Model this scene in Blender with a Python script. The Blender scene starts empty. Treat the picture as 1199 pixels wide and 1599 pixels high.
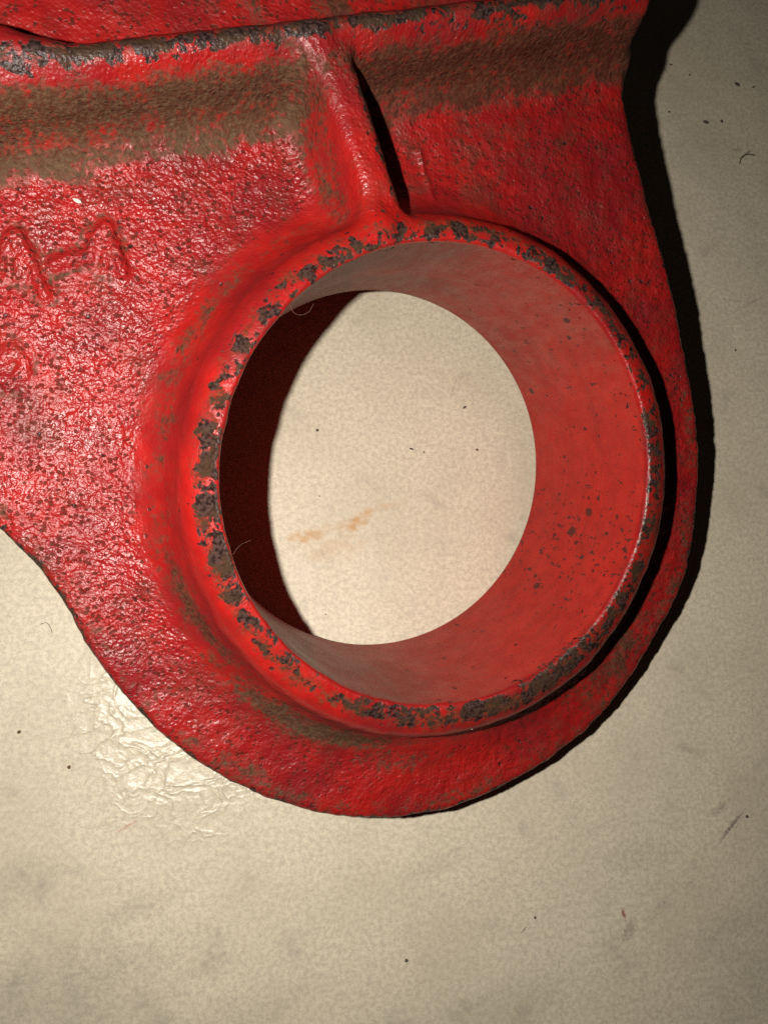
import bpy, math, random
import numpy as np
from mathutils import Matrix, Vector

# ------------------------------------------------------------------ camera
sc = bpy.context.scene
CAM_POS = (-0.02601659017, -0.03856416239, 0.16714030227)
CAM_ROT = Matrix(((0.983975197189416, 0.026737146882820712, -0.17628935388337166),
                  (-0.05581570444347265, 0.9851911710020214, -0.16212021378330538),
                  (0.16934408301895013, 0.16936198379870318, 0.9708960294440587)))
cam_d = bpy.data.cameras.new('camera')
cam_d.sensor_fit = 'HORIZONTAL'
cam_d.sensor_width = 36.0
cam_d.lens = 36.0 * 1109.0 / 1199.0
cam_d.clip_start = 0.005
cam_d.clip_end = 20.0
cam = bpy.data.objects.new('camera', cam_d)
cam.matrix_world = Matrix.Translation(CAM_POS) @ CAM_ROT.to_4x4()
sc.collection.objects.link(cam)
sc.camera = cam
# ------------------------------------------------------------------ world (dark room)
w = bpy.data.worlds.new('World'); sc.world = w; w.use_nodes = True
bg = w.node_tree.nodes['Background']
bg.inputs['Color'].default_value = (1.0, 0.86, 0.7, 1)
bg.inputs['Strength'].default_value = 0.006
# ------------------------------------------------------------------ the flash beside the lens
fl_d = bpy.data.lights.new('camera_flash', 'SPOT')
fl_d.spot_size = math.radians(168)
fl_d.spot_blend = 1.0
fl_d.energy = 1.50
fl_d.color = (1.0, 0.96, 0.885)
fl_d.shadow_soft_size = 0.0015
flash = bpy.data.objects.new('camera_flash', fl_d)
flash.matrix_world = Matrix.Translation((-0.04862672, -0.03490347, 0.16395138)) @ CAM_ROT.to_4x4()
sc.collection.objects.link(flash)
vs = sc.view_settings
vs.view_transform = 'Standard'; vs.look = 'None'; vs.exposure = 0.0; vs.gamma = 1.0
vs.use_curve_mapping = False
sc.cycles.max_bounces = 5
sc.cycles.sample_clamp_indirect = 0.6
sc.cycles.sample_clamp_direct = 6.0
sc.cycles.use_denoising = False

# ------------------------------------------------------------------ small helpers
def tag(o, label=None, cat=None, group=None, kind=None):
    if label: o['label'] = label
    if cat: o['category'] = cat
    if group: o['group'] = group
    if kind: o['kind'] = kind
    return o

class Nodes:
    """short-hand for building a node tree"""
    def __init__(self, name):
        self.mat = bpy.data.materials.new(name); self.mat.use_nodes = True
        self.t = self.mat.node_tree
        self.t.nodes.clear()
        self.out = self.t.nodes.new('ShaderNodeOutputMaterial')
        self.bsdf = self.t.nodes.new('ShaderNodeBsdfPrincipled')
        self.t.links.new(self.bsdf.outputs[0], self.out.inputs[0])
    def put(self, sock, v):
        if isinstance(v, bpy.types.NodeSocket): self.t.links.new(v, sock)
        elif isinstance(v, tuple) and len(v) == 3 and sock.type == 'RGBA': sock.default_value = (*v, 1)
        else: sock.default_value = v
    def m(self, op, a, b=0.0, c=None, clamp=False):
        n = self.t.nodes.new('ShaderNodeMath'); n.operation = op; n.use_clamp = clamp
        self.put(n.inputs[0], a); self.put(n.inputs[1], b)
        if c is not None: self.put(n.inputs[2], c)
        return n.outputs[0]
    def coords(self, scale=1000.0):
        tc = self.t.nodes.new('ShaderNodeTexCoord')
        mp = self.t.nodes.new('ShaderNodeMapping'); mp.inputs['Scale'].default_value = (scale,) * 3
        self.t.links.new(tc.outputs['Object'], mp.inputs[0]); return mp.outputs[0]
    def mapv(self, v, loc=(0, 0, 0), scale=(1, 1, 1), rot=(0, 0, 0)):
        mp = self.t.nodes.new('ShaderNodeMapping')
        mp.inputs['Location'].default_value = loc; mp.inputs['Scale'].default_value = scale; mp.inputs['Rotation'].default_value = rot
        self.t.links.new(v, mp.inputs[0]); return mp.outputs[0]
    def noise(self, v, scale, detail=3.0, rough=0.5, dist=0.0):
        n = self.t.nodes.new('ShaderNodeTexNoise')
        self.t.links.new(v, n.inputs['Vector'])
        n.inputs['Scale'].default_value = scale; n.inputs['Detail'].default_value = detail
        n.inputs['Roughness'].default_value = rough; n.inputs['Distortion'].default_value = dist
        return n.outputs[0]
    def voro(self, v, scale, feature='F1', rnd=1.0):
        n = self.t.nodes.new('ShaderNodeTexVoronoi'); n.feature = feature
        self.t.links.new(v, n.inputs['Vector']); n.inputs['Scale'].default_value = scale
        n.inputs['Randomness'].default_value = rnd
        return n
    def ss(self, v, lo, hi, a=0.0, b=1.0):
        n = self.t.nodes.new('ShaderNodeMapRange'); n.interpolation_type = 'SMOOTHSTEP'
        self.put(n.inputs[0], v); n.inputs[1].default_value = lo; n.inputs[2].default_value = hi
        n.inputs[3].default_value = a; n.inputs[4].default_value = b
        return n.outputs[0]
    def mix(self, f, a, b, mode='MIX'):
        n = self.t.nodes.new('ShaderNodeMix'); n.data_type = 'RGBA'; n.blend_type = mode
        self.put(n.inputs[0], f); self.put(n.inputs[6], a); self.put(n.inputs[7], b)
        return n.outputs[2]
    def attr(self, name):
        n = self.t.nodes.new('ShaderNodeAttribute'); n.attribute_name = name; return n.outputs['Fac']
    def bump(self, h, strength=1.0, dist=0.001):
        n = self.t.nodes.new('ShaderNodeBump'); n.inputs['Strength'].default_value = strength
        n.inputs['Distance'].default_value = dist
        self.put(n.inputs['Height'], h); return n.outputs[0]

# ------------------------------------------------------------------ materials
def make_enamel():
    N = Nodes('red_enamel_on_cast_iron')
    P = N.coords()
    pit, chip, dirt, dust, rough = [N.attr(k) for k in ('pit', 'chip', 'dirt', 'dust', 'grain')]
    # relief (in mm): sandy casting skin under the paint
    gA = N.noise(P, 0.98, 1.0, 0.5)
    gB = N.noise(P, 1.75, 1.5, 0.5)
    gC = N.noise(P, 0.28, 2.0, 0.5)
    grain = N.m('ADD', N.m('MULTIPLY', gA, 0.66), N.m('MULTIPLY', gB, 0.34))
    # paint tones
    red = N.mix(N.ss(gC, 0.3, 0.7), (0.290, 0.0066, 0.0056), (0.345, 0.0092, 0.0068))
    red = N.mix(N.ss(pit, 0.35, 0.9, 0, 0.6), red, N.mix(N.ss(gC, 0.3, 0.7), (0.220, 0.0070, 0.0085), (0.285, 0.0092, 0.0082)))
    lo = N.noise(N.mapv(P, (31, 7, 3)), 0.06, 2.0, 0.6)
    red = N.mix(N.ss(lo, 0.40, 0.64, 0, 0.65), red, (0.150, 0.0065, 0.0090))
    red = N.mix(N.m('MULTIPLY', N.attr('inside'), 0.65), red, N.mix(N.ss(gC, 0.3, 0.7), (0.400, 0.0150, 0.0100), (0.470, 0.0200, 0.0125)))
    # pin-prick pits filled with grime
    pv = N.noise(N.mapv(P, (3, 90, 5)), 0.13, 2.0, 0.6)
    pw = N.noise(N.mapv(P, (8, 8, 1)), 0.9, 2.0, 0.6)
    pc = N.voro(N.mapv(P, scale=(1.0, 1.25, 1)), 1.12)
    pcs = N.t.nodes.new('ShaderNodeSeparateColor'); N.t.links.new(pc.outputs['Color'], pcs.inputs[0])
    psz = N.m('ADD', N.m('MULTIPLY', pcs.outputs[0], 0.26), N.m('MULTIPLY', N.m('SUBTRACT', pv, 0.5), 0.42))
    low = N.ss(N.m('SUBTRACT', N.m('ADD', pc.outputs['Distance'], N.m('MULTIPLY', N.m('SUBTRACT', pw, 0.5), 1.3)), psz), 0.22, 0.02)
    pitm = N.m('MULTIPLY', low, pit, clamp=True)
    col = N.mix(N.m('MULTIPLY', pitm, 0.75), red, (0.042, 0.015, 0.0080))
    # thin brown veil that greys the red unevenly
    veil = N.m('MULTIPLY', N.ss(N.noise(N.mapv(P, (77, 3, 9)), 0.19, 4.0, 0.65), 0.46, 0.70), N.m('ADD', N.m('MULTIPLY', pit, 0.40), N.m('MULTIPLY', N.attr('rusty'), 0.5)), clamp=True)
    col = N.mix(veil, col, (0.105, 0.026, 0.016))
    # round pin holes
    vo = N.voro(P, 0.42)
    sep = N.t.nodes.new('ShaderNodeSeparateColor'); N.t.links.new(vo.outputs['Color'], sep.inputs[0])
    hole = N.m('MULTIPLY', N.ss(N.m('ADD', vo.outputs['Distance'], N.m('MULTIPLY', gB, 0.22)), 0.31, 0.22),
               N.ss(sep.outputs[0], 0.66, 0.70))
    hole = N.m('MULTIPLY', hole, N.ss(pv, 0.46, 0.56))
    col = N.mix(N.m('MULTIPLY', hole, 0.85), col, (0.020, 0.012, 0.011))
    # dull rubbed film (bore) and dry dirt
    dn = N.noise(N.mapv(P, (11, 2, 8), (1, 1, 0.45)), 0.40, 4.0, 0.65)
    du = N.m('MULTIPLY', dust, N.ss(dn, 0.25, 0.7, 0.62, 1.0), clamp=True)
    col = N.mix(du, col, N.mix(N.ss(dn, 0.35, 0.65), (0.100, 0.038, 0.025), (0.190, 0.096, 0.068)))
    fleck = N.attr('fleck')
    fn = N.noise(N.mapv(P, (2, 21, 8), (1, 1, 0.6)), 0.85, 3.0, 0.6)
    fm = N.m('MULTIPLY', N.ss(N.m('ADD', fn, N.m('MULTIPLY', fleck, 0.13)), 0.75, 0.79), N.ss(fleck, 0.0, 0.1))
    fm = N.m('MAXIMUM', fm, N.ss(N.m('ADD', N.attr('spot'), N.m('MULTIPLY', N.m('SUBTRACT', gB, 0.5), 0.8)), 0.45, 0.6))
    col = N.mix(N.m('MULTIPLY', fm, 0.85), col, (0.040, 0.014, 0.011))
    f2 = N.noise(N.mapv(P, (12, 1, 18), (1, 1, 0.8)), 1.5, 4.0, 0.7)
    col = N.mix(N.m('MULTIPLY', N.ss(f2, 0.56, 0.68, 0, 0.42), N.ss(fleck, 0.1, 0.9)), col, (0.050, 0.017, 0.012))
    hs = N.noise(N.mapv(P, (4, 4, 4), (0.05, 0.05, 1.0)), 1.6, 3.0, 0.6)
    col = N.mix(N.m('MULTIPLY', N.ss(hs, 0.56, 0.70, 0, 0.28), N.ss(fleck, 0.1, 0.4)), col, (0.080, 0.022, 0.016))
    dB = N.noise(N.mapv(P, (50, 20, 9)), 0.26, 4.0, 0.72, 0.3)
    dC = N.noise(N.mapv(P, (5, 25, 2)), 1.35, 3.0, 0.62)
    dm = N.ss(N.m('ADD', N.m('ADD', dirt, N.m('MULTIPLY', N.m('SUBTRACT', dB, 0.5), 1.15)), N.m('MULTIPLY', N.m('SUBTRACT', 0.5, grain), 0.9)), 0.26, 0.70)
    dm = N.m('MULTIPLY', dm, N.ss(dC, 0.26, 0.52, 0.86, 1.0))
    rusty = N.m('ADD', N.attr('rusty'), N.m('MULTIPLY', N.m('SUBTRACT', dB, 0.55), 1.6), clamp=True)
    dcol = N.mix(N.ss(dC, 0.34, 0.72), (0.046, 0.026, 0.014), (0.098, 0.062, 0.034))
    dcol = N.mix(N.m('MULTIPLY', N.attr('foot'), N.ss(dB, 0.35, 0.6, 0.4, 1.0)), dcol, (0.102, 0.070, 0.040))
    dcol = N.mix(N.m('MULTIPLY', rusty, 0.9), dcol, N.mix(N.ss(dC, 0.35, 0.7), (0.042, 0.013, 0.0075), (0.095, 0.030, 0.016)))
    col = N.mix(N.m('MULTIPLY', dm, 0.95), col, dcol)
    # paint knocked off: bare dark iron
    cA = N.noise(N.mapv(P, (7, 70, 1)), 0.36, 4.0, 0.66, 0.5)
    cm = N.ss(N.m('ADD', N.m('ADD', chip, N.m('MULTIPLY', N.m('SUBTRACT', cA, 0.5), 2.0)), N.m('MULTIPLY', N.m('SUBTRACT', gA, 0.5), 0.60)), 0.45, 0.58)
    ccol = N.mix(N.ss(gB, 0.36, 0.64), (0.014, 0.0078, 0.0072), (0.055, 0.030, 0.026))
    ccol = N.mix(N.ss(dB, 0.44, 0.60, 0, 0.85), ccol, (0.048, 0.026, 0.015))
    col = N.mix(cm, col, ccol)
    bare = N.attr('bare')
    bm = N.ss(N.m('ADD', bare, N.m('MULTIPLY', N.m('SUBTRACT', gB, 0.5), 1.4)), 0.5, 0.62)
    col = N.mix(bm, col, (0.22, 0.17, 0.15))
    N.put(N.bsdf.inputs['Base Color'], col)
    # gloss
    r = N.ss(pv, 0.35, 0.65, 0.35, 0.46)
    def blend(f, a, b):
        return N.m('ADD', N.m('MULTIPLY', a, N.m('SUBTRACT', 1.0, f)), N.m('MULTIPLY', f, b))
    r = blend(N.m('MULTIPLY', pitm, 0.8), r, 0.6)
    r = blend(du, r, 0.5)
    r = blend(dm, r, 0.70)
    r = blend(cm, r, 0.43)
    r = blend(N.ss(bare, 0.05, 0.4, 0, 0.8), r, 0.5)
    N.put(N.bsdf.inputs['Roughness'], r)
    N.put(N.bsdf.inputs['Metallic'], N.m('MULTIPLY', bm, 0.3))
    N.put(N.bsdf.inputs['Specular IOR Level'], N.m('SUBTRACT', N.m('SUBTRACT', 0.48, N.ss(fleck, 0.2, 0.34, 0, 0.30)), N.m('MULTIPLY', N.m('MAXIMUM', N.m('MAXIMUM', dm, pitm), N.m('MULTIPLY', cm, 0.6)), 0.40), clamp=True))
    # relief
    h = N.m('MULTIPLY', rough, N.m('SUBTRACT', N.m('MULTIPLY', grain, 1.2), N.m('MULTIPLY', low, 0.16)))
    h = N.m('ADD', h, N.m('MULTIPLY', gB, 0.07))
    h = N.m('SUBTRACT', h, N.m('MULTIPLY', hole, 0.12))
    h = N.m('SUBTRACT', h, N.m('MULTIPLY', cm, 0.12))
    h = N.m('ADD', h, N.m('MULTIPLY', dm, N.m('MULTIPLY', dC, 0.13)))
    h = N.m('ADD', h, N.m('MULTIPLY', cm, N.m('MULTIPLY', gB, 0.16)))
    N.put(N.bsdf.inputs['Normal'], N.bump(h))
    return N.mat

def make_floor_mat():
    N = Nodes('mottled_cream_sheet')
    P = N.coords()
    a = N.noise(P, 0.95, 4.0, 0.82)
    a2 = N.noise(N.mapv(P, (9, 4, 0)), 0.75, 4.0, 0.7)
    b = N.noise(P, 0.035, 4.0, 0.55)
    c = N.noise(N.mapv(P, (60, 10, 0), (1, 1.0, 1)), 0.11, 3.0, 0.6)
    col = N.mix(N.ss(a, 0.37, 0.61), (0.505, 0.434, 0.326), (0.672, 0.588, 0.440))
    col = N.mix(N.ss(a2, 0.50, 0.68, 0, 0.55), col, (0.455, 0.39, 0.31))
    col = N.mix(N.ss(b, 0.42, 0.68, 0, 0.38), col, (0.48, 0.41, 0.30))
    # smudges
    sm = N.m('MULTIPLY', N.ss(c, 0.56, 0.72), N.ss(b, 0.40, 0.60))
    col = N.mix(N.m('MULTIPLY', sm, 0.30), col, (0.26, 0.225, 0.19))
    pore = N.voro(P, 0.8)
    ps = N.t.nodes.new('ShaderNodeSeparateColor'); N.t.links.new(pore.outputs['Color'], ps.inputs[0])
    pm = N.m('MULTIPLY', N.ss(N.m('ADD', pore.outputs['Distance'], N.m('MULTIPLY', a, 0.2)), 0.34, 0.16), N.ss(ps.outputs[0], 0.6, 0.9))
    col = N.mix(N.m('MULTIPLY', pm, 0.35), col, (0.27, 0.22, 0.17))
    # fine straight scratches
    for (rz, off) in ((0.5, 3.0), (-0.9, 40.0)):
        sv = N.mapv(N.mapv(P, (off, off * 0.7, 0)), rot=(0, 0, rz), scale=(0.05, 1.1, 1))
        sn = N.noise(sv, 1.0, 2.0, 0.5)
        col = N.mix(N.m('MULTIPLY', N.ss(sn, 0.70, 0.76, 0, 0.28), N.ss(b, 0.45, 0.6)), col, (0.34, 0.29, 0.23))
    # tiny flecks
    vo = N.voro(P, 0.19)
    sp = N.t.nodes.new('ShaderNodeSeparateColor'); N.t.links.new(vo.outputs['Color'], sp.inputs[0])
    rad = N.m('MULTIPLY', sp.outputs[1], 0.06)
    fk = N.m('MULTIPLY', N.m('LESS_THAN', N.m('ADD', vo.outputs['Distance'], N.m('MULTIPLY', a2, 0.03)), N.m('ADD', rad, 0.025)),
             N.m('GREATER_THAN', sp.outputs[0], 0.86))
    col = N.mix(N.m('MULTIPLY', fk, N.ss(sp.outputs[2], 0, 1, 0.35, 0.9)), col, (0.13, 0.085, 0.07))
    # placed marks: (x, y, half-length, half-width, angle, colour, strength, breakup)
    tex = N.noise(N.mapv(P, (1, 2, 3)), 0.42, 3.0, 0.65)
    tex2 = N.noise(N.mapv(P, (4, 1, 7)), 1.3, 3.0, 0.65)
    def mark(col, x, y, lx, ly, ang, c_, s, brk=0.9, t=None):
        v = N.mapv(N.mapv(P, (-x, -y, 0)), rot=(0, 0, -ang))
        sx = N.t.nodes.new('ShaderNodeSeparateXYZ'); N.t.links.new(v, sx.inputs[0])
        q = N.m('ADD', N.m('POWER', N.m('ABSOLUTE', N.m('DIVIDE', sx.outputs[0], lx)), 2.0),
                N.m('POWER', N.m('ABSOLUTE', N.m('DIVIDE', sx.outputs[1], ly)), 2.0))
        q = N.m('ADD', q, N.m('MULTIPLY', N.m('SUBTRACT', t or tex, 0.5), -brk * 4))
        return N.mix(N.ss(q, 1.25, -0.5, 0, min(1.0, s * 1.35)), col, c_)
    rust = (0.47, 0.25, 0.085)
    col = mark(col, -2.0, -12.9, 4.0, 2.0, 0.5, rust, 0.62)
    col = mark(col, -15.9, -16.3, 5.0, 1.9, 0.1, rust, 0.55)
    col = mark(col, 3.5, -9.5, 7.0, 1.0, 0.2, rust, 0.30, 1.1)
    col = mark(col, -8.0, -19.0, 9.0, 3.5, 0.2, rust, 0.20, 0.7)
    col = mark(col, -9.5, -14.5, 9.0, 1.9, 0.25, rust, 0.22, 0.9)
    smudge = (0.17, 0.135, 0.115)
    for (x, y, lx, ly, an, s) in ((85.5, -91.3, 5.5, .55, .75, .6), (87.5, -89.8, 5.0, .35, .7, .5), (83.5, -86.5, 3.5, 1.2, .5, .35),
                                  (118.6, 93.4, 3.2, .45, .6, .7), (115.8, 94.4, 2.5, .8, .1, .35), (56.6, -110.8, 3.0, 1.6, .9, .42),
                                  (31, -107.8, 2.6, .22, .75, .6), (108, 47, 6, .3, -.1, .22), (112, 46.0, 7, .5, .5, .2),
                                  (28.5, 47, 4, .4, .6, .25), (24, 20.5, 3, .3, 1.2, .3), (77, -72, 5, 1.2, -.4, .24),
                                  (12, -92, 10, 3, .3, .12), (-52, -93, 9, 3, .2, .16), (60, -95, 12, 4, 0, .12)):
        col = mark(col, x, y, lx, ly, an, smudge, s, 0.8, tex2)
    for (x, y, lx, ly, an, s) in ((-72, -112, 34, 16, .25, .26), (-84, -88, 22, 7, .45, .18), (-40, -118, 30, 6, .2, .14), (10, -125, 40, 8, .1, .10), (95, -115, 30, 14, .5, .14)):  # broad soft stains, doubling as painted flash falloff towards the bottom corners
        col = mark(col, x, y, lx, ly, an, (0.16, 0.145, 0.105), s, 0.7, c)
    col = mark(col, 55.6, -107.2, .55, 1.7, .15, (0.25, 0.03, 0.035), .85, .5, tex2)
    col = mark(col, -55, -77, 2.6, .3, .45, (0.45, 0.16, 0.12), .5, .8, tex2)
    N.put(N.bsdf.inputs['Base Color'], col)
    # a worn, crinkled patch where the sheet shines
    v = N.mapv(N.mapv(P, (45.0, 60.0, 0)), rot=(0, 0, 0.55))
    sx = N.t.nodes.new('ShaderNodeSeparateXYZ'); N.t.links.new(v, sx.inputs[0])
    q = N.m('ADD', N.m('POWER', N.m('DIVIDE', sx.outputs[0], 27.0), 2.0), N.m('POWER', N.m('DIVIDE', sx.outputs[1], 20.0), 2.0))
    q = N.m('ADD', q, N.m('MULTIPLY', N.m('SUBTRACT', c, 0.5), 1.2))
    patch = N.ss(q, 1.25, 0.25)
    wv = N.mapv(P, rot=(0, 0, 0.6), scale=(0.85, 1.15, 1))
    wr = N.noise(wv, 0.17, 2.5, 0.5, 0.6)
    ridge = N.m('SUBTRACT', 1.0, N.m('ABSOLUTE', N.m('SUBTRACT', N.m('MULTIPLY', wr, 2.0), 1.0)))
    ridge = N.m('POWER', ridge, 10.0)
    h = N.m('MULTIPLY', patch, N.m('ADD', N.m('MULTIPLY', ridge, 0.20), N.m('MULTIPLY', N.noise(P, 0.36, 3.0, 0.55), 0.30)))
    h = N.m('ADD', h, N.m('MULTIPLY', a, 0.045))
    h = N.m('ADD', h, N.m('MULTIPLY', a2, 0.02))
    h = N.m('ADD', h, N.m('MULTIPLY', N.noise(P, 0.045, 2.0, 0.5), 0.9))
    N.put(N.bsdf.inputs['Normal'], N.bump(h))
    N.put(N.bsdf.inputs['Roughness'], N.ss(patch, 0, 1, 0.50, 0.37))
    N.put(N.bsdf.inputs['Specular IOR Level'], N.ss(patch, 0, 1, 0.45, 0.62))
    return N.mat

def plain(name, col, rough=0.7):
    N = Nodes(name); P = N.coords()
    n = N.noise(P, 2.5, 3.0, 0.6)
    N.put(N.bsdf.inputs['Base Color'], N.mix(N.ss(n, 0.3, 0.7), tuple(x * 0.6 for x in col), col))
    N.put(N.bsdf.inputs['Roughness'], rough)
    N.put(N.bsdf.inputs['Normal'], N.bump(N.m('MULTIPLY', n, 0.1)))
    return N.mat

M_ENAMEL = make_enamel()
M_FLOOR = make_floor_mat()
M_CRUMB = plain('dark_grit', (0.10, 0.075, 0.06))
M_RUSTY = plain('brown_grit', (0.16, 0.07, 0.035))
M_FLAKE = plain('pale_flake', (0.8, 0.74, 0.62))
M_FIBRE = plain('brown_fibre', (0.17, 0.07, 0.045))
M_DARKFIBRE = plain('dark_fibre', (0.06, 0.04, 0.03))

# ------------------------------------------------------------------ floor: one gently uneven sheet
def build_floor():
    n = 120; S = 0.45
    g = np.linspace(-S, S, n)
    X, Y = np.meshgrid(g, g, indexing='ij')
    v = np.stack([X, Y, np.zeros_like(X)], -1).reshape(-1, 3)
    i = np.arange(n * n).reshape(n, n)
    q = np.stack([i[:-1, :-1], i[1:, :-1], i[1:, 1:], i[:-1, 1:]], -1).reshape(-1, 4)
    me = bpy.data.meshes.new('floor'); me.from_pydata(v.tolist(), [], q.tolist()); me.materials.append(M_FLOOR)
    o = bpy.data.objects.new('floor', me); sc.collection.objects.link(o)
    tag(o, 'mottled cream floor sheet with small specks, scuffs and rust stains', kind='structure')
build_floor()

# ------------------------------------------------------------------ the casting, as a distance field in its own frame (mm)
PL = (25.773, 0.01348, -0.01178)            # top face of the plate: z = a + b x + c y
FLP = (-12.549, 0.16344, -0.26809)          # the floor seen from the casting's frame
OUT = np.array([(-112, 38), (-104, 16), (-92, 3), (-82, -2.5), (-73.1, -10.2), (-67.5, -16.6), (-63.7, -22.7), (-60.7, -29.4), (-55.7, -37.5), (-49.4, -45.5), (-42.8, -52.0), (-36.0, -57.0), (-28.9, -61.3), (-19.1, -65.4), (-11.4, -67.4), (-3.4, -68.4), (7.6, -68.2), (14.7, -66.7), (22.0, -64.3), (31.0, -60.2), (39.0, -55.5), (45.7, -49.7), (51.9, -42.3), (57.3, -34.0), (61.9, -26.3), (64.1, -21.3), (65.8, -11.3), (66.2, 0.2), (65.7, 7.1), (64.3, 14.2), (62.5, 21.1), (57.6, 37.1), (53.6, 47.4), (48.0, 59.8), (43.0, 73.6), (40.1, 83.1),
    (35.5, 98.0), (29, 110), (-112, 110)], float)
NU = np.array((-0.3016, 0.9534))            # across the rail
NS = np.array((0.9534, 0.3016))             # along the rail
VOX = 0.5

def smin(a, b, k):
    h = np.clip(0.5 + 0.5 * (b - a) / k, 0, 1)
    return b + (a - b) * h - k * h * (1 - h)
def smax(a, b, k): return -smin(-a, -b, k)

def poly_sd(x, y):
    d = np.full(x.shape, 1e9); s = np.ones(x.shape)
    n = len(OUT)
    for i in range(n):
        ax, ay = OUT[i]; bx, by = OUT[i - 1]
        ex, ey = bx - ax, by - ay; wx, wy = x - ax, y - ay
        t = np.clip((wx * ex + wy * ey) / (ex * ex + ey * ey), 0, 1)
        d = np.minimum(d, (wx - ex * t) ** 2 + (wy - ey * t) ** 2)
        c1 = y >= ay; c2 = y < by; c3 = ex * wy > ey * wx
        flip = (c1 & c2 & c3) | (~c1 & ~c2 & ~c3)
        s = np.where(flip, -s, s)
    return s * np.sqrt(d)

def seg2(x, y, pts, r):
    d = np.full(x.shape, 1e9)
    for (ax, ay), (bx, by) in zip(pts[:-1], pts[1:]):
        ex, ey = bx - ax, by - ay
        t = np.clip(((x - ax) * ex + (y - ay) * ey) / (ex * ex + ey * ey), 0, 1)
        d = np.minimum(d, np.hypot(x - ax - ex * t, y - ay - ey * t))
    return d - r

# worn raised characters on the plate, and a casting vein beside the rib
GLYPHS = [[(-72.4, 30.9), (-71.4, 35.0), (-70.2, 36.8), (-68.7, 34.0), (-67.4, 30.9), (-66.1, 28.2)],
          [(-64.7, 33.0), (-62.1, 34.1), (-59.4, 34.8)],
          [(-59.6, 34.6), (-58.6, 38.0), (-56.9, 40.0), (-55.7, 36.5), (-54.3, 32.5)],
          [(-72.4, 16.9), (-70.9, 18.8), (-69.4, 17.6), (-69.6, 15.1), (-71.5, 13.4), (-72.6, 14.4)]]
GLYPH_FILL = [[(-70.6, 34.5), (-69.8, 31.0)], None, [(-57.4, 37.5), (-57.0, 33.5)], None]
VEIN = [(-2.6, 60.3), (-1.9, 57.3), (-0.8, 53.6), (-0.4, 51.4)]

def fields(x, y, z, p2=None):
    """plate, boss solid, rail, rib, bore and the relief height; all in mm"""
    if p2 is None: p2 = poly_sd(x, y)
    zp = PL[0] + PL[1] * x + PL[2] * y
    rel = np.zeros_like(x)
    for g, fz in zip(GLYPHS, GLYPH_FILL):
        a = np.clip(-seg2(x, y, g, 1.9) / 1.9, 0, 1)
        if fz: a = np.maximum(a, 0.8 * np.clip(-seg2(x, y, fz, 2.3) / 2.3, 0, 1))
        rel = np.maximum(rel, (1.1 if g[0][1] > 20 else 0.75) * a * a * (3 - 2 * a))
    a = np.clip(-seg2(x, y, VEIN, 0.85) / 0.85, 0, 1)
    rel = np.maximum(rel, 0.6 * a)
    plate = smax(smax(z - (zp + rel), (zp - 7.5) - z, 1.0), p2, 2.0)
    r = np.hypot(x, y); th = np.arctan2(y, x)
    ro = np.hypot(x - 0.4, y + 0.9)
    boss = smax(smax((ro - (45.5 + (41 - z) * 0.22)) * 0.976, z - 41.1, 5.0), -0.2 - z, 1.0)
    u = NU[0] * x + NU[1] * y; s = NS[0] * x + NS[1] * y
    back = 77.4 + 0.42 * np.clip(-s - 40.0, 0, 24)
    rail = smax(smax((67.6 - u + (z - 25) * 0.33) * 0.95, (u - back) + (z - 38) * 0.06, 2.5), z - 40.3, 7.5)
    rail = smax(rail, (s - 63.9) + (z - 25) * 0.12, 2.0)
    rail = smax(rail, (zp - 7.0) - z, 1.0)
    sr = s + 0.35 + (u - 58) * 0.057
    wr = sstep(-2.5, 2.5, sr)
    rib = smax(np.abs(sr) - 3.3 - np.maximum(37.5 - z, 0) * (0.20 * (1 - wr) + 0.04 * wr), z - (39.4 - (u - 46) * 0.075), 2.6)
    rib = smax(rib, np.maximum(u - 73.0, 44.0 - u), 2.0)
    rib = smax(rib, (zp - 3.0) - z, 1.0)
    bore = (39.95 + z * 0.0012) - r
    return plate, boss, rail, rib, bore, r, th, u, s, sr, zp, p2

def sdf(x, y, z, p2=None):
    plate, boss, rail, rib, bore, r, th, u, s, sr, zp, p2 = fields(x, y, z, p2)
    d = smin(plate, rail, 6.0)
    d = smin(d, boss, 10.5)
    d = smin(d, rib, 4.8 - 3.0 * sstep(-2.0, 2.5, sr))
    d = smax(d, bore, 0.9)
    return d

def sstep(a, b, v):
    t = np.clip((v - a) / (b - a), 0, 1); return t * t * (3 - 2 * t)

def vnoise(p, seed):
    """value noise at points p (n,3)"""
    f = np.floor(p); t = p - f; t = t * t * (3 - 2 * t); f = f.astype(np.int64)
    def hsh(i, j, k):
        n = (i * 73856093) ^ (j * 19349663) ^ (k * 83492791) ^ (seed * 2654435761)
        n = (n ^ (n >> 13)) * 1274126177 & 0x7fffffff
        return ((n ^ (n >> 16)) & 0xffff) / 65535.0
    r = 0
    for a in (0, 1):
        for b in (0, 1):
            for c in (0, 1):
                wgt = (t[:, 0] if a else 1 - t[:, 0]) * (t[:, 1] if b else 1 - t[:, 1]) * (t[:, 2] if c else 1 - t[:, 2])
                r = r + wgt * hsh(f[:, 0] + a, f[:, 1] + b, f[:, 2] + c)
    return r
def fnoise(p, seed, oct=3):
    return sum(vnoise(p * 2 ** i, seed + i) * 0.5 ** i for i in range(oct)) / sum(0.5 ** i for i in range(oct))

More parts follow.
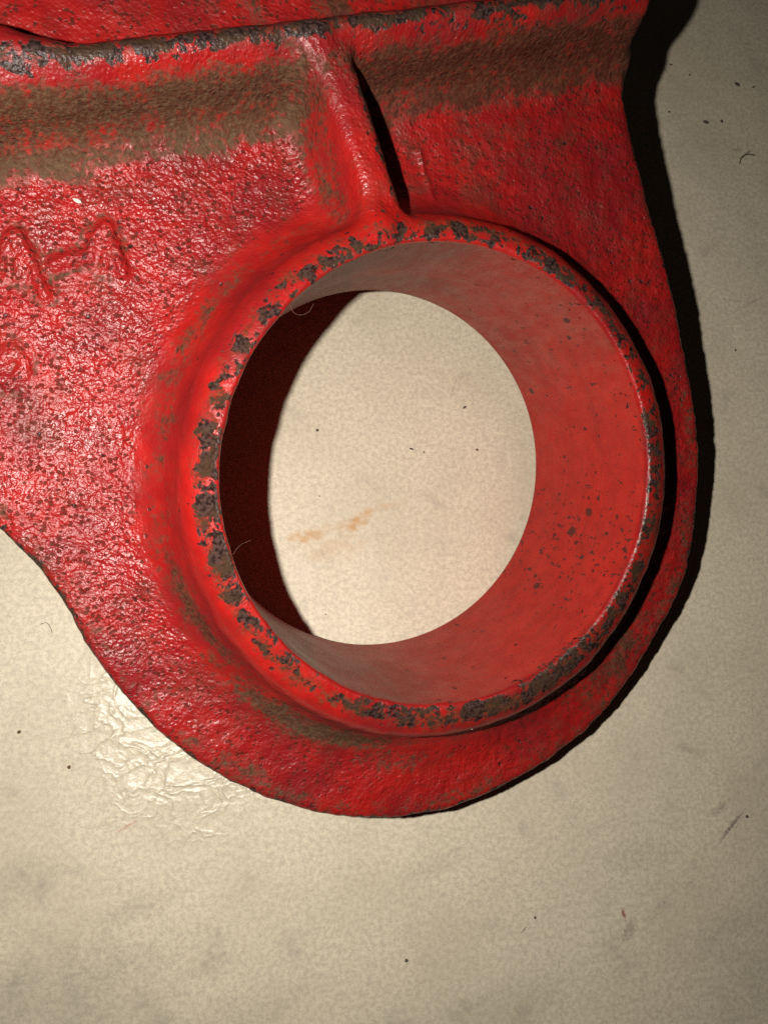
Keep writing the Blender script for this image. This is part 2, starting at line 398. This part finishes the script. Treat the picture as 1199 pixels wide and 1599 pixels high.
def surface_nets():
    lo = np.array((-115.0, -75.0, -2.0)); hi = np.array((71.0, 113.0, 43.5))
    nx, ny, nz = ((hi - lo) / VOX).astype(int)
    gx = (lo[0] + VOX * np.arange(nx)).astype(np.float32); gy = (lo[1] + VOX * np.arange(ny)).astype(np.float32)
    gz = (lo[2] + VOX * np.arange(nz)).astype(np.float32)
    X, Y = np.meshgrid(gx, gy, indexing='ij')
    P2 = poly_sd(X, Y).astype(np.float32)
    V = np.empty((nx, ny, nz), np.float32)
    for k in range(nz):
        V[:, :, k] = sdf(X, Y, np.full_like(X, gz[k]), P2)
    S = V < 0
    cnt = np.zeros((nx - 1, ny - 1, nz - 1), np.int8)
    for a in (0, 1):
        for b in (0, 1):
            for c in (0, 1):
                cnt += S[a:nx - 1 + a, b:ny - 1 + b, c:nz - 1 + c]
    ci = np.argwhere((cnt > 0) & (cnt < 8))
    idx = np.full(cnt.shape, -1, np.int32); idx[tuple(ci.T)] = np.arange(len(ci))
    acc = np.zeros((len(ci), 3)); num = np.zeros(len(ci))
    cor = [(a, b, c) for a in (0, 1) for b in (0, 1) for c in (0, 1)]
    for p in cor:
        for ax in range(3):
            if p[ax]: continue
            q = list(p); q[ax] = 1
            va = V[ci[:, 0] + p[0], ci[:, 1] + p[1], ci[:, 2] + p[2]]; vb = V[ci[:, 0] + q[0], ci[:, 1] + q[1], ci[:, 2] + q[2]]
            m = (va < 0) != (vb < 0)
            t = np.where(m, va / np.where(m, va - vb, 1), 0)
            pt = np.array(p, float)[None].repeat(len(ci), 0); pt[:, ax] += t
            acc[m] += pt[m]; num[m] += 1
    verts = lo + VOX * (ci + acc / num[:, None])
    quads = []
    for ax in range(3):
        o1, o2 = [(1, 2), (2, 0), (0, 1)][ax]
        sl0 = [slice(1, -1)] * 3; sl1 = [slice(1, -1)] * 3
        sl0[ax] = slice(0, -1); sl1[ax] = slice(1, None)
        a = S[tuple(sl0)]; b = S[tuple(sl1)]
        e = np.argwhere(a != b); inside = a[tuple(e.T)]
        base = e.copy(); base[:, o1] += 1; base[:, o2] += 1
        def cell(d1, d2):
            c = base.copy(); c[:, o1] -= d1; c[:, o2] -= d2; return idx[tuple(c.T)]
        q = np.stack([cell(1, 1), cell(0, 1), cell(0, 0), cell(1, 0)], 1)
        q[~inside] = q[~inside][:, ::-1]
        quads.append(q)
    return verts, np.concatenate(quads)

def grad(v):
    e = 0.12
    g = np.stack([sdf(v[:, 0] + e, v[:, 1], v[:, 2]) - sdf(v[:, 0] - e, v[:, 1], v[:, 2]),
                  sdf(v[:, 0], v[:, 1] + e, v[:, 2]) - sdf(v[:, 0], v[:, 1] - e, v[:, 2]),
                  sdf(v[:, 0], v[:, 1], v[:, 2] + e) - sdf(v[:, 0], v[:, 1], v[:, 2] - e)], 1) / (2 * e)
    return g
def unit(g): return g / np.maximum(np.linalg.norm(g, axis=1, keepdims=True), 1e-9)
def bell(v, c, w): return np.exp(-((v - c) / w) ** 2)
def sstep(a, b, v):
    t = np.clip((v - a) / (b - a), 0, 1); return t * t * (3 - 2 * t)
def adiff(a, b): return np.abs((a - b + np.pi) % (2 * np.pi) - np.pi)

# frame of the casting in the room: it lies tipped on the floor, boss foot and rail foot down
A = Matrix(((0.9877667557344322, 0.040379017242741365, 0.15061995628861738), (0.0, 0.9658929183633189, -0.2589418279374555), (-0.15593856567852166, 0.255774129305724, 0.9540769143585983)))
ORG = Vector((0, 0, FLP[0] / 1000))

SPOTS = [(39.3,-7.2,23.7,1.0),(38.2,-11.8,19.6,1.1),(31.8,-24.3,16.7,.9),(36.4,-16.5,26.2,.6),(37.5,-14.0,22.5,.5),(25.8,30.6,32.7,.7),(28.5,28.0,29.5,.6),(34.8,19.6,5.4,.7),(33,-22.5,14,.5),(38.6,10.5,22,.5),(39.0,-9,17,.45)]

def build_casting():
    root = bpy.data.objects.new('cast_iron_bracket', None)
    root.empty_display_size = 0.02
    root.matrix_world = A.to_4x4() @ Matrix.Translation(-ORG)
    sc.collection.objects.link(root)
    tag(root, 'worn red-painted cast iron bracket with round bored boss, rib and raised rail', 'bracket')
    V, Q = surface_nets()
    V = V - grad(V) * sdf(V[:, 0], V[:, 1], V[:, 2])[:, None]
    nrm = unit(grad(V))
    x, y, z = V.T
    plate, boss, rail, rib, bore, r, th, u, s, sr, zp, p2 = fields(x, y, z)
    deg = np.degrees(th) % 360
    inbore = (bore > -0.75) & (z < 39.9)
    top = nrm[:, 2] > 0.25
    # --- uneven casting skin: broad waves, lumps and pits
    n_b = fnoise(V * 0.10, 5); n_m = fnoise(V * 0.36, 9); n_f = fnoise(V * 0.85, 17, 2)
    onplate = sstep(2.5, 0.6, np.abs(z - zp)) * (nrm[:, 2] > 0.5)
    amp = np.where(inbore, 0.10, 1.0)
    disp = amp * ((n_b - 0.5) * (0.55 + 0.5 * onplate) + (n_m - 0.5) * 0.42 + (n_f - 0.5) * (0.08 + 0.30 * onplate))
    edge_rag = bell(p2, 0, 1.6)
    disp += edge_rag * ((n_f - 0.5) * 0.35 - (n_b - 0.5) * 0.4)
    disp *= np.where(z < 5, 0.3, 1) * (1 - 0.45 * bell(p2, 0.5, 3.0))
    # --- masks
    T = th % (2 * np.pi)
    ang = lambda d, wd: bell(adiff(th, math.radians(d)), 0, wd)
    field = sstep(66, 60, u) * (s < -4)                                # left field: coarsest skin
    pit = 0.22 + 0.78 * onplate
    slope_boss = bell(r, 47.5, 4.0) * (z > zp + 1.5)
    pit = pit * (1 - 0.70 * slope_boss)
    pit = np.where(inbore, 0.06, pit)
    grain = 0.08 + 0.44 * onplate * (1 - 0.7 * sstep(55, 50.5, r)) + 0.30 * bell(u, 70, 4)
    grain *= 1 - 0.45 * sstep(-18, -50, y) - 0.45 * sstep(0, 10, s) * onplate
    grain = grain + 0.16 * (np.abs(sr) < 6) * (u > 46) * (u < 72) * (z > zp + 3)
    grain *= 1 - 0.5 * sstep(77, 80, u)
    clean = bell(x, 4, 26) * bell(y, -62, 9) * onplate
    pit = pit * (1 - 0.55 * clean)
    grain = np.where(inbore, 0.07, grain)
    # chips: crest of the boss, rail, rib edge, plate rim
    rimang = 0.40 + 0.12 * ang(15, .7) + 0.20 * ang(187, .55) + 0.30 * ang(290, .75) + 0.16 * ang(85, .6) + 0.10 * ang(140, .4)
    lowpart = sstep(math.radians(235), math.radians(285), T) * sstep(math.radians(352), math.radians(325), T)
    inner = sstep(39.6, 40.6, r)
    rimw = 43.4 + 1.1 * lowpart + 0.7 * ang(187, .5)
    chip = rimang * inner * sstep(rimw + 1.8, rimw - 1.2, r) * (z > 35.5) * (bore < 0.2)
    chip *= 0.62 + 0.76 * fnoise(V * 0.11, 91, 2)
    chip = np.maximum(chip, (0.56 + 0.20 * fnoise(V * 0.05, 33)) * bell(u, 74.9, 2.3) * (z > 36.5))
    chip = np.maximum(chip, 0.52 * bell(u, 74.6, 2.8) * (z > 35.5) * sstep(-20, 15, s))
    chip = np.maximum(chip, 0.50 * bell(sr, 2.4, 1.3) * (u > 44) * (u < 66) * (z > 34.5) * (r > 43))
    chip = np.maximum(chip, 0.52 * ang(103, .10) * bell(r, 45, 4) * (z > 36))
    chip = np.maximum(chip, 0.56 * bell(p2, -0.2, 1.15) * (z > zp - 3) * (0.70 + 0.6 * fnoise(V * 0.08, 41)))
    # dry dirt: rail face, fillet feet (shade painted in), hollow below the boss
    wob = fnoise(V * 0.13, 77) - 0.5
    low_edge = sstep(60.4, 66.4, u + 6.0 * wob) * sstep(74.2, 70.4, u + 3.0 * wob) * (u < 78)
    onrib = (np.abs(sr + 0.4) < 4.6) & (z > 30)
    dirt = (0.57 + 0.30 * (fnoise(V * 0.09, 51) - 0.2)) * low_edge
    dirt = np.maximum(dirt, (0.58 + 0.22 * fnoise(V * 0.10, 53)) * low_edge * (s > 2))
    ribw = bell(sr + 0.4, 0, 4.2) * sstep(zp + 1.5, zp + 7, z) * sstep(74.5, 71, u)
    dirt = dirt * (1 - 0.62 * ribw) + 0.12 * ribw * sstep(58, 69, u)
    # band of pale dust at the foot of the rail
    dirt = np.maximum(dirt, 0.60 * bell(u, 64.8, 1.5) * (s < -3) * (z < zp + 3))
    dirt = np.maximum(dirt, 0.64 * bell(s, 6.0, 6.0) * sstep(50, 62, u) * (sr > 3.0) * (z < 36))
    dirt = np.maximum(dirt, 0.44 * bell(sr, -6.5, 3.0) * sstep(50, 60, u) * (sr < -3))
    dirt = np.maximum(dirt, 0.46 * bell(sr, -5.2, 2.6) * (u > 46) * (u < 72) * (z < 35))
    dirt = np.maximum(dirt, 0.40 * bell(sr, 2.6, 1.5) * (u > 47) * (u < 72) * (z > 33))
    ring_low = bell(r, 52.0, 3.4) * (z < zp + 9)
    dirt = np.maximum(dirt, 0.80 * bell(r, 51.8, 3.2) * (z < zp + 10) * ang(245, .46))
    dirt = np.maximum(dirt, 0.44 * bell(r, 56, 4) * ang(265, .30) * top)
    dirt = np.maximum(dirt, 0.66 * bell(r, 49.0, 1.9) * ang(210, .36) * (z < zp + 12))
    dirt = np.maximum(dirt, 0.47 * bell(r, 49.2, 2.4) * ang(155, .9) * (z < zp + 10))  # boss valley dirt, darkened to paint in the fillet's shading band
    dirt = np.maximum(dirt, 0.50 * bell(r, 65, 4.5) * ang(238, .16) * top)
    dirt = np.maximum(dirt, 0.56 * bell(r, 60, 5.5) * ang(320, .34) * top)
    dirt = np.maximum(dirt, 0.50 * bell(r, 43, 3.2) * ang(330, .9) * (z > 36))
    rimfilm = bell(r, 42.8, 2.1 + 0.6 * lowpart) * (z > 36)
    dirt = np.maximum(dirt, (0.36 + 0.10 * ang(195, .7) + 0.20 * ang(300, .9) + 0.08 * ang(75, .6)) * rimfilm)
    dirt = np.maximum(dirt, 0.42 * bell(u, 75.4, 2.2) * (z > 36.5))
    dirt = np.where(inbore, 0, dirt)
    for g, fz in zip(GLYPHS, GLYPH_FILL):
        gd = seg2(x, y, g, 1.9)
        if fz: gd = np.minimum(gd, seg2(x, y, fz, 2.3))
        dirt = np.maximum(dirt, 0.44 * bell(gd, 0.0, 0.75) * (np.abs(z - zp) < 3))  # brown dirt round the characters, doubling as their painted shadow outline
    dirt = np.maximum(dirt, 0.40 * bell(p2, -2.5, 2.4) * onplate * (0.5 + fnoise(V * 0.09, 23)) * (y < 20))
    foot = (0.4 + 0.9 * wob) * bell(u, 64.6, 1.7) * (z < zp + 3.5) * (0.35 + 0.65 * (s < -3)) * (u < 70)
    bossgrime_shade = bell(r, 49.5, 3.6) * (z > zp + 0.5) * (r > 44.5) * (0.45 + 0.55 * ang(215, .7))  # grime on the boss slope, with the fillet's shading painted in
    dirt = np.maximum(dirt, 0.42 * bossgrime_shade)
    rusty = 0.45 * rimfilm + 0.8 * bossgrime_shade * (1 - ang(245, .3)) + sstep(-1, 6, s) * sstep(58, 66, u) * 0.85 + 0.55 * sstep(1, 6, s) * bell(u, 55, 9) * onplate + 0.5 * ang(318, .35) * top + 0.45 * (onrib & (r > 46))
    # rubbed film inside the bore: heavy at the head and at the foot, thin on the right
    dust = 0.01 + 0.90 * ang(103, .68) + 0.60 * ang(254, .40) + 0.25 * ang(48, .4) + 0.14 * sstep(20, 4, z) * ang(60, 1.2)
    dust = np.where(inbore, np.clip(dust * (0.7 + 0.6 * fnoise(V * np.array((0.10, 0.10, 0.16)), 61)), 0, 0.94), 0)
    fleck = np.where(inbore, 0.50 + 0.70 * ang(-22, .45) + 0.3 * ang(40, .4), 0.62 * bell(r, 43.2, 2.6) * (z > 35))
    inside = inbore * 1.0
    spot = np.zeros(len(V))
    for (bx, by, bz, rr) in SPOTS:
        spot = np.maximum(spot, 1.0 - np.sqrt(((x - bx) ** 2 + (y - by) ** 2) + ((z - bz) * 0.75) ** 2) / (2 * rr))
    # brown grime on the lower inside of the lip
    spot = np.maximum(spot, 0.52 * ang(303, .42) * sstep(37.2, 39.6, z) * (bore > -1.5))
    # bright bared line on the bore's lip
    bare = 0.62 * bell(bore, -0.45, 0.26) * (z > 39.4) * (0.35 + 0.75 * sstep(.95, .15, adiff(th, math.radians(-18))))
    V = V + nrm * disp[:, None]
    # normals after displacement
    fn = np.cross(V[Q[:, 2]] - V[Q[:, 0]], V[Q[:, 3]] - V[Q[:, 1]])
    vn = np.zeros_like(V)
    for k in range(4): np.add.at(vn, Q[:, k], fn)
    vn = unit(vn)
    # --- cut the one continuous skin into its parts
    c = V[Q].mean(1)
    cb = inbore[Q].mean(1) > 0.5
    fr, fu, fs, fz = r[Q].mean(1), u[Q].mean(1), s[Q].mean(1), z[Q].mean(1)
    fzp = zp[Q].mean(1)
    lab = np.zeros(len(Q), int)                                       # 0 plate
    lab[(fr < 52.3) & ~((fz < fzp + 0.5) & (fr > 50.5))] = 1          # boss
    lab[(fu > 65.0) & ((fz > fzp + 0.7) | (fu > 68.5)) & (fu < 82)] = 2  # rail
    ribm = (np.abs(fs + 1.3) < 6.6) & (fu > 46) & (fu < 71.5) & (fz > fzp + 0.9) & (fr > 46.8)
    lab[ribm] = 3
    lab[cb] = 4
    for gi, (g, fzl) in enumerate(zip(GLYPHS, GLYPH_FILL)):
        d = seg2(c[:, 0], c[:, 1], g, 1.75)
        if fzl: d = np.minimum(d, seg2(c[:, 0], c[:, 1], fzl, 1.9))
        lab[(d < 0) & (lab == 0) & (fz > fzp - 1.5)] = 5 + gi
    lab[(seg2(c[:, 0], c[:, 1], VEIN, 0.8) < 0) & (lab == 0) & (fz > fzp - 1.5)] = 9
    names = ['plate', 'boss', 'rail', 'rib', 'bore', 'raised_character', 'raised_character', 'raised_character', 'raised_mark', 'casting_vein']
    labels = {4: 'dusty red and brown inner wall of the bore', 9: 'thin purplish raised vein on the plate beside the rib',
              2: 'chipped rail with brown dirt on its sloping face'}
    made = {}
    for k in range(10):
        q = Q[lab == k]
        if len(q) == 0: continue
        used, inv = np.unique(q, return_inverse=True); q = inv.reshape(-1, 4)
        me = bpy.data.meshes.new(names[k])
        n = len(used)
        me.vertices.add(n); me.vertices.foreach_set('co', (V[used] / 1000).ravel())
        me.loops.add(q.size); me.loops.foreach_set('vertex_index', q.ravel().astype(np.int32))
        me.polygons.add(len(q)); me.polygons.foreach_set('loop_start', np.arange(0, q.size, 4, dtype=np.int32))
        me.update(calc_edges=True); me.validate()
        me.polygons.foreach_set('use_smooth', np.ones(len(me.polygons), bool))
        me.normals_split_custom_set_from_vertices(vn[used].tolist())
        for nm, arr in (('pit', pit), ('chip', chip), ('dirt', dirt), ('dust', dust), ('grain', grain), ('bare', bare), ('rusty', rusty), ('fleck', fleck), ('spot', spot), ('foot', foot), ('inside', inside)):
            a = me.attributes.new(nm, 'FLOAT', 'POINT'); a.data.foreach_set('value', np.asarray(arr, float)[used].astype(np.float32))
        me.materials.append(M_ENAMEL)
        o = bpy.data.objects.new(names[k], me); sc.collection.objects.link(o)
        o.parent = made[1] if k == 4 else (made[0] if k >= 5 else root)
        if k in labels: o['label'] = labels[k]
        made[k] = o
    # rail foot: the web that carries the raised side, down to the floor
    pts = []
    for ss_, uu in ((-88, 72.5), (44, 72.5), (44, 77.0), (-88, 77.0)):
        px, py = NU * uu + NS * ss_
        pts.append((px, py, PL[0] + PL[1] * px + PL[2] * py - 4.0))
    for ss_, uu in ((-86, 73.2), (42, 73.2), (42, 76.4), (-86, 76.4)):
        px, py = NU * uu + NS * ss_
        pts.append((px, py, FLP[0] + FLP[1] * px + FLP[2] * py + 0.05))
    me = bpy.data.meshes.new('rail_foot')
    me.from_pydata([tuple(a / 1000 for a in p) for p in pts], [], [(3, 2, 1, 0), (4, 5, 6, 7), (0, 1, 5, 4), (1, 2, 6, 5), (2, 3, 7, 6), (3, 0, 4, 7)])
    for nm, val in (('pit', .6), ('chip', 0.1), ('dirt', .3), ('dust', 0), ('grain', .3), ('bare', 0), ('rusty', 0), ('fleck', 0), ('spot', 0), ('foot', 0), ('inside', 0)):
        a = me.attributes.new(nm, 'FLOAT', 'POINT'); a.data.foreach_set('value', np.full(8, val, np.float32))
    me.materials.append(M_ENAMEL)
    o = bpy.data.objects.new('rail_foot', me); sc.collection.objects.link(o); o.parent = root
    return root
build_casting()

# ------------------------------------------------------------------ grit, flakes and lint lying about
def crumb(name, xy, size, rz, mat, label, cat, group=None, seed=0, z=0.0):
    rnd = random.Random(seed)
    lat, lon = 5, 8
    vs_ = [(0, 0, -1)]
    for i in range(1, lat):
        a = math.pi * i / lat
        for j in range(lon):
            b = 2 * math.pi * j / lon; k = rnd.uniform(0.72, 1.15)
            vs_.append((math.sin(a) * math.cos(b) * k, math.sin(a) * math.sin(b) * k, -math.cos(a) * rnd.uniform(.85, 1)))
    vs_.append((0, 0, 1)); L = len(vs_) - 1
    fs = [(0, 1 + (j + 1) % lon, 1 + j) for j in range(lon)]
    for i in range(lat - 2):
        for j in range(lon):
            a = 1 + i * lon + j; b = 1 + i * lon + (j + 1) % lon
            fs.append((a, b, b + lon, a + lon))
    fs += [(1 + (lat - 2) * lon + j, 1 + (lat - 2) * lon + (j + 1) % lon, L) for j in range(lon)]
    sx, sy, sz = [k / 1000 for k in size]
    me = bpy.data.meshes.new(name); me.from_pydata([(a * sx, b * sy, (c + 0.93) * sz) for a, b, c in vs_], [], fs)
    me.materials.append(mat)
    o = bpy.data.objects.new(name, me); sc.collection.objects.link(o)
    o.location = (xy[0] / 1000, xy[1] / 1000, z); o.rotation_euler = (0, 0, rz)
    return tag(o, label, cat, group)

G = 'grit lying on the cream floor'
CR = [((106.6, 102.7), (1.05, .48, .35), -.25, M_CRUMB, 'dark oval crumb on floor, nearest the upper shadow of the bracket'),
      ((119.0, 116.3), (1.0, .62, .3), -.4, M_CRUMB, 'larger dark oval crumb near the upper right corner of the floor'),
      ((111.9, 103.4), (.45, .5, .3), .3, M_CRUMB, 'small dark crumb just right of a dark oval crumb'),
      ((124.5, 116.0), (.7, .22, .2), .6, M_RUSTY, 'thin brown bit right of the larger dark crumb'),
      ((97.9, 121.1), (.5, .26, .2), -.2, M_CRUMB, 'small dark crumb at the bend of the rail shadow'),
      ((103.6, 118.2), (.35, .3, .2), 0, M_CRUMB, 'tiny dark crumb between rail shadow and larger crumb'),
      ((95.2, 105.2), (.34, .34, .25), 0, M_CRUMB, 'tiny round crumb close beside the upper bracket shadow'),
      ((105.6, 32.1), (.36, .34, .25), 0, M_CRUMB, 'lone dark speck on floor at right, level with the boss'),
      ((3.6, -110.5), (.42, .40, .3), 0, M_CRUMB, 'dark round speck on floor near the bottom edge'),
      ((33.9, -105.4), (.34, .3, .2), 0, M_CRUMB, 'small dark speck at the end of a faint scratch near the bottom'),
      ((90.4, -89.0), (.42, .4, .3), 0, M_CRUMB, 'dark speck at the tip of the grey scuff at lower right'),
      ((-11.0, 9.9), (.45, .34, .25), .9, M_CRUMB, 'small dark speck seen through the bore, at its left'),
      ((12.1, 5.0), (.7, .24, .2), -.3, M_CRUMB, 'short dark sliver seen through the middle of the bore'),
      ((26.6, 15.7), (.62, .3, .22), .6, M_CRUMB, 'dark sliver seen through the bore, at its upper right'),
      ((28.9, 4.6), (.42, .3, .22), -.2, M_RUSTY, 'brown speck seen through the bore, at its right'),
      ((-76.8, -55.8), (.4, .38, .3), 0, M_RUSTY, 'reddish brown grain at left beside the crinkled shiny patch'),
      ((-66.7, -63.8), (.42, .4, .3), 0, M_RUSTY, 'reddish grain in the crinkled shiny patch'),
      ]
for i, (xy, sz, rz, mt, lb) in enumerate(CR):
    crumb('crumb', xy, sz, rz, mt, lb, 'crumb', G, seed=i)
crumb('paint_flake', (102.5, 89.5), (.6, .25, .12), .5, M_FLAKE, 'pale elongated flake on floor right of the bracket', 'flake', G, 40)

def fibre(pts, rad, mat, label, group='lint and hairs', name='lint_fibre'):
    cu = bpy.data.curves.new(name, 'CURVE'); cu.dimensions = '3D'; cu.bevel_depth = rad; cu.bevel_resolution = 1; cu.resolution_u = 6
    sp = cu.splines.new('BEZIER'); sp.bezier_points.add(len(pts) - 1)
    for b, p in zip(sp.bezier_points, pts):
        b.co = p; b.handle_left_type = b.handle_right_type = 'AUTO'
    tmp = bpy.data.objects.new(name, cu); sc.collection.objects.link(tmp)
    dg = bpy.context.evaluated_depsgraph_get()
    me = bpy.data.meshes.new_from_object(tmp.evaluated_get(dg))
    bpy.data.objects.remove(tmp); bpy.data.curves.remove(cu)
    me.name = name; me.materials.clear(); me.materials.append(mat)
    o = bpy.data.objects.new(name, me); sc.collection.objects.link(o)
    return tag(o, label, 'lint', group)
AI = A.to_4x4() @ Matrix.Translation(-ORG)
def on_cast(p): return tuple(AI @ Vector([a / 1000 for a in p]))
def rim(deg, r, z): return on_cast((r * math.cos(math.radians(deg)), r * math.sin(math.radians(deg)), z))
fibre([rim(137, 40.2, 39.6), rim(137.5, 38.4, 39.2), rim(135, 37.2, 39.0), rim(132.5, 37.6, 39.4)], 2.6e-5, M_FIBRE, 'curled brown hair hanging off the upper left lip of the bore')
fibre([rim(199, 40.2, 39.4), rim(197, 38.2, 39.0), rim(196.5, 36.4, 39.2)], 2.1e-5, M_FIBRE, 'short hair sticking out from the lower left lip of the bore')
fibre([rim(278, 47.6, 28), rim(277, 47.9, 32), rim(276.5, 47.0, 35), rim(277.5, 46.3, 39.0)], 5e-5, M_FLAKE, 'pale thread on the underside of the boss')
fibre([(x / 1000, y / 1000, 1.2e-4) for x, y in ((115.8, 90.0), (116.9, 92.0), (118.9, 93.2), (121.3, 93.1))], 1.6e-4, M_DARKFIBRE, 'dark curved hair on the floor at far right')
fibre([(x / 1000, y / 1000, 0.7e-4) for x, y in ((-73.0, -33.4), (-71.8, -33.2), (-71.0, -34.2), (-70.6, -35.4))], 0.6e-4, M_FIBRE, 'small brown curl on the floor left of the bracket')

fk = crumb('paint_flake', (0, 0), (0.75, 0.38, 0.14), -0.5, M_FLAKE, 'tiny white paint flake stuck on the red plate above the raised characters', 'flake', None, 77)
fk.location = on_cast((-61.3, 43.3, 24.75))
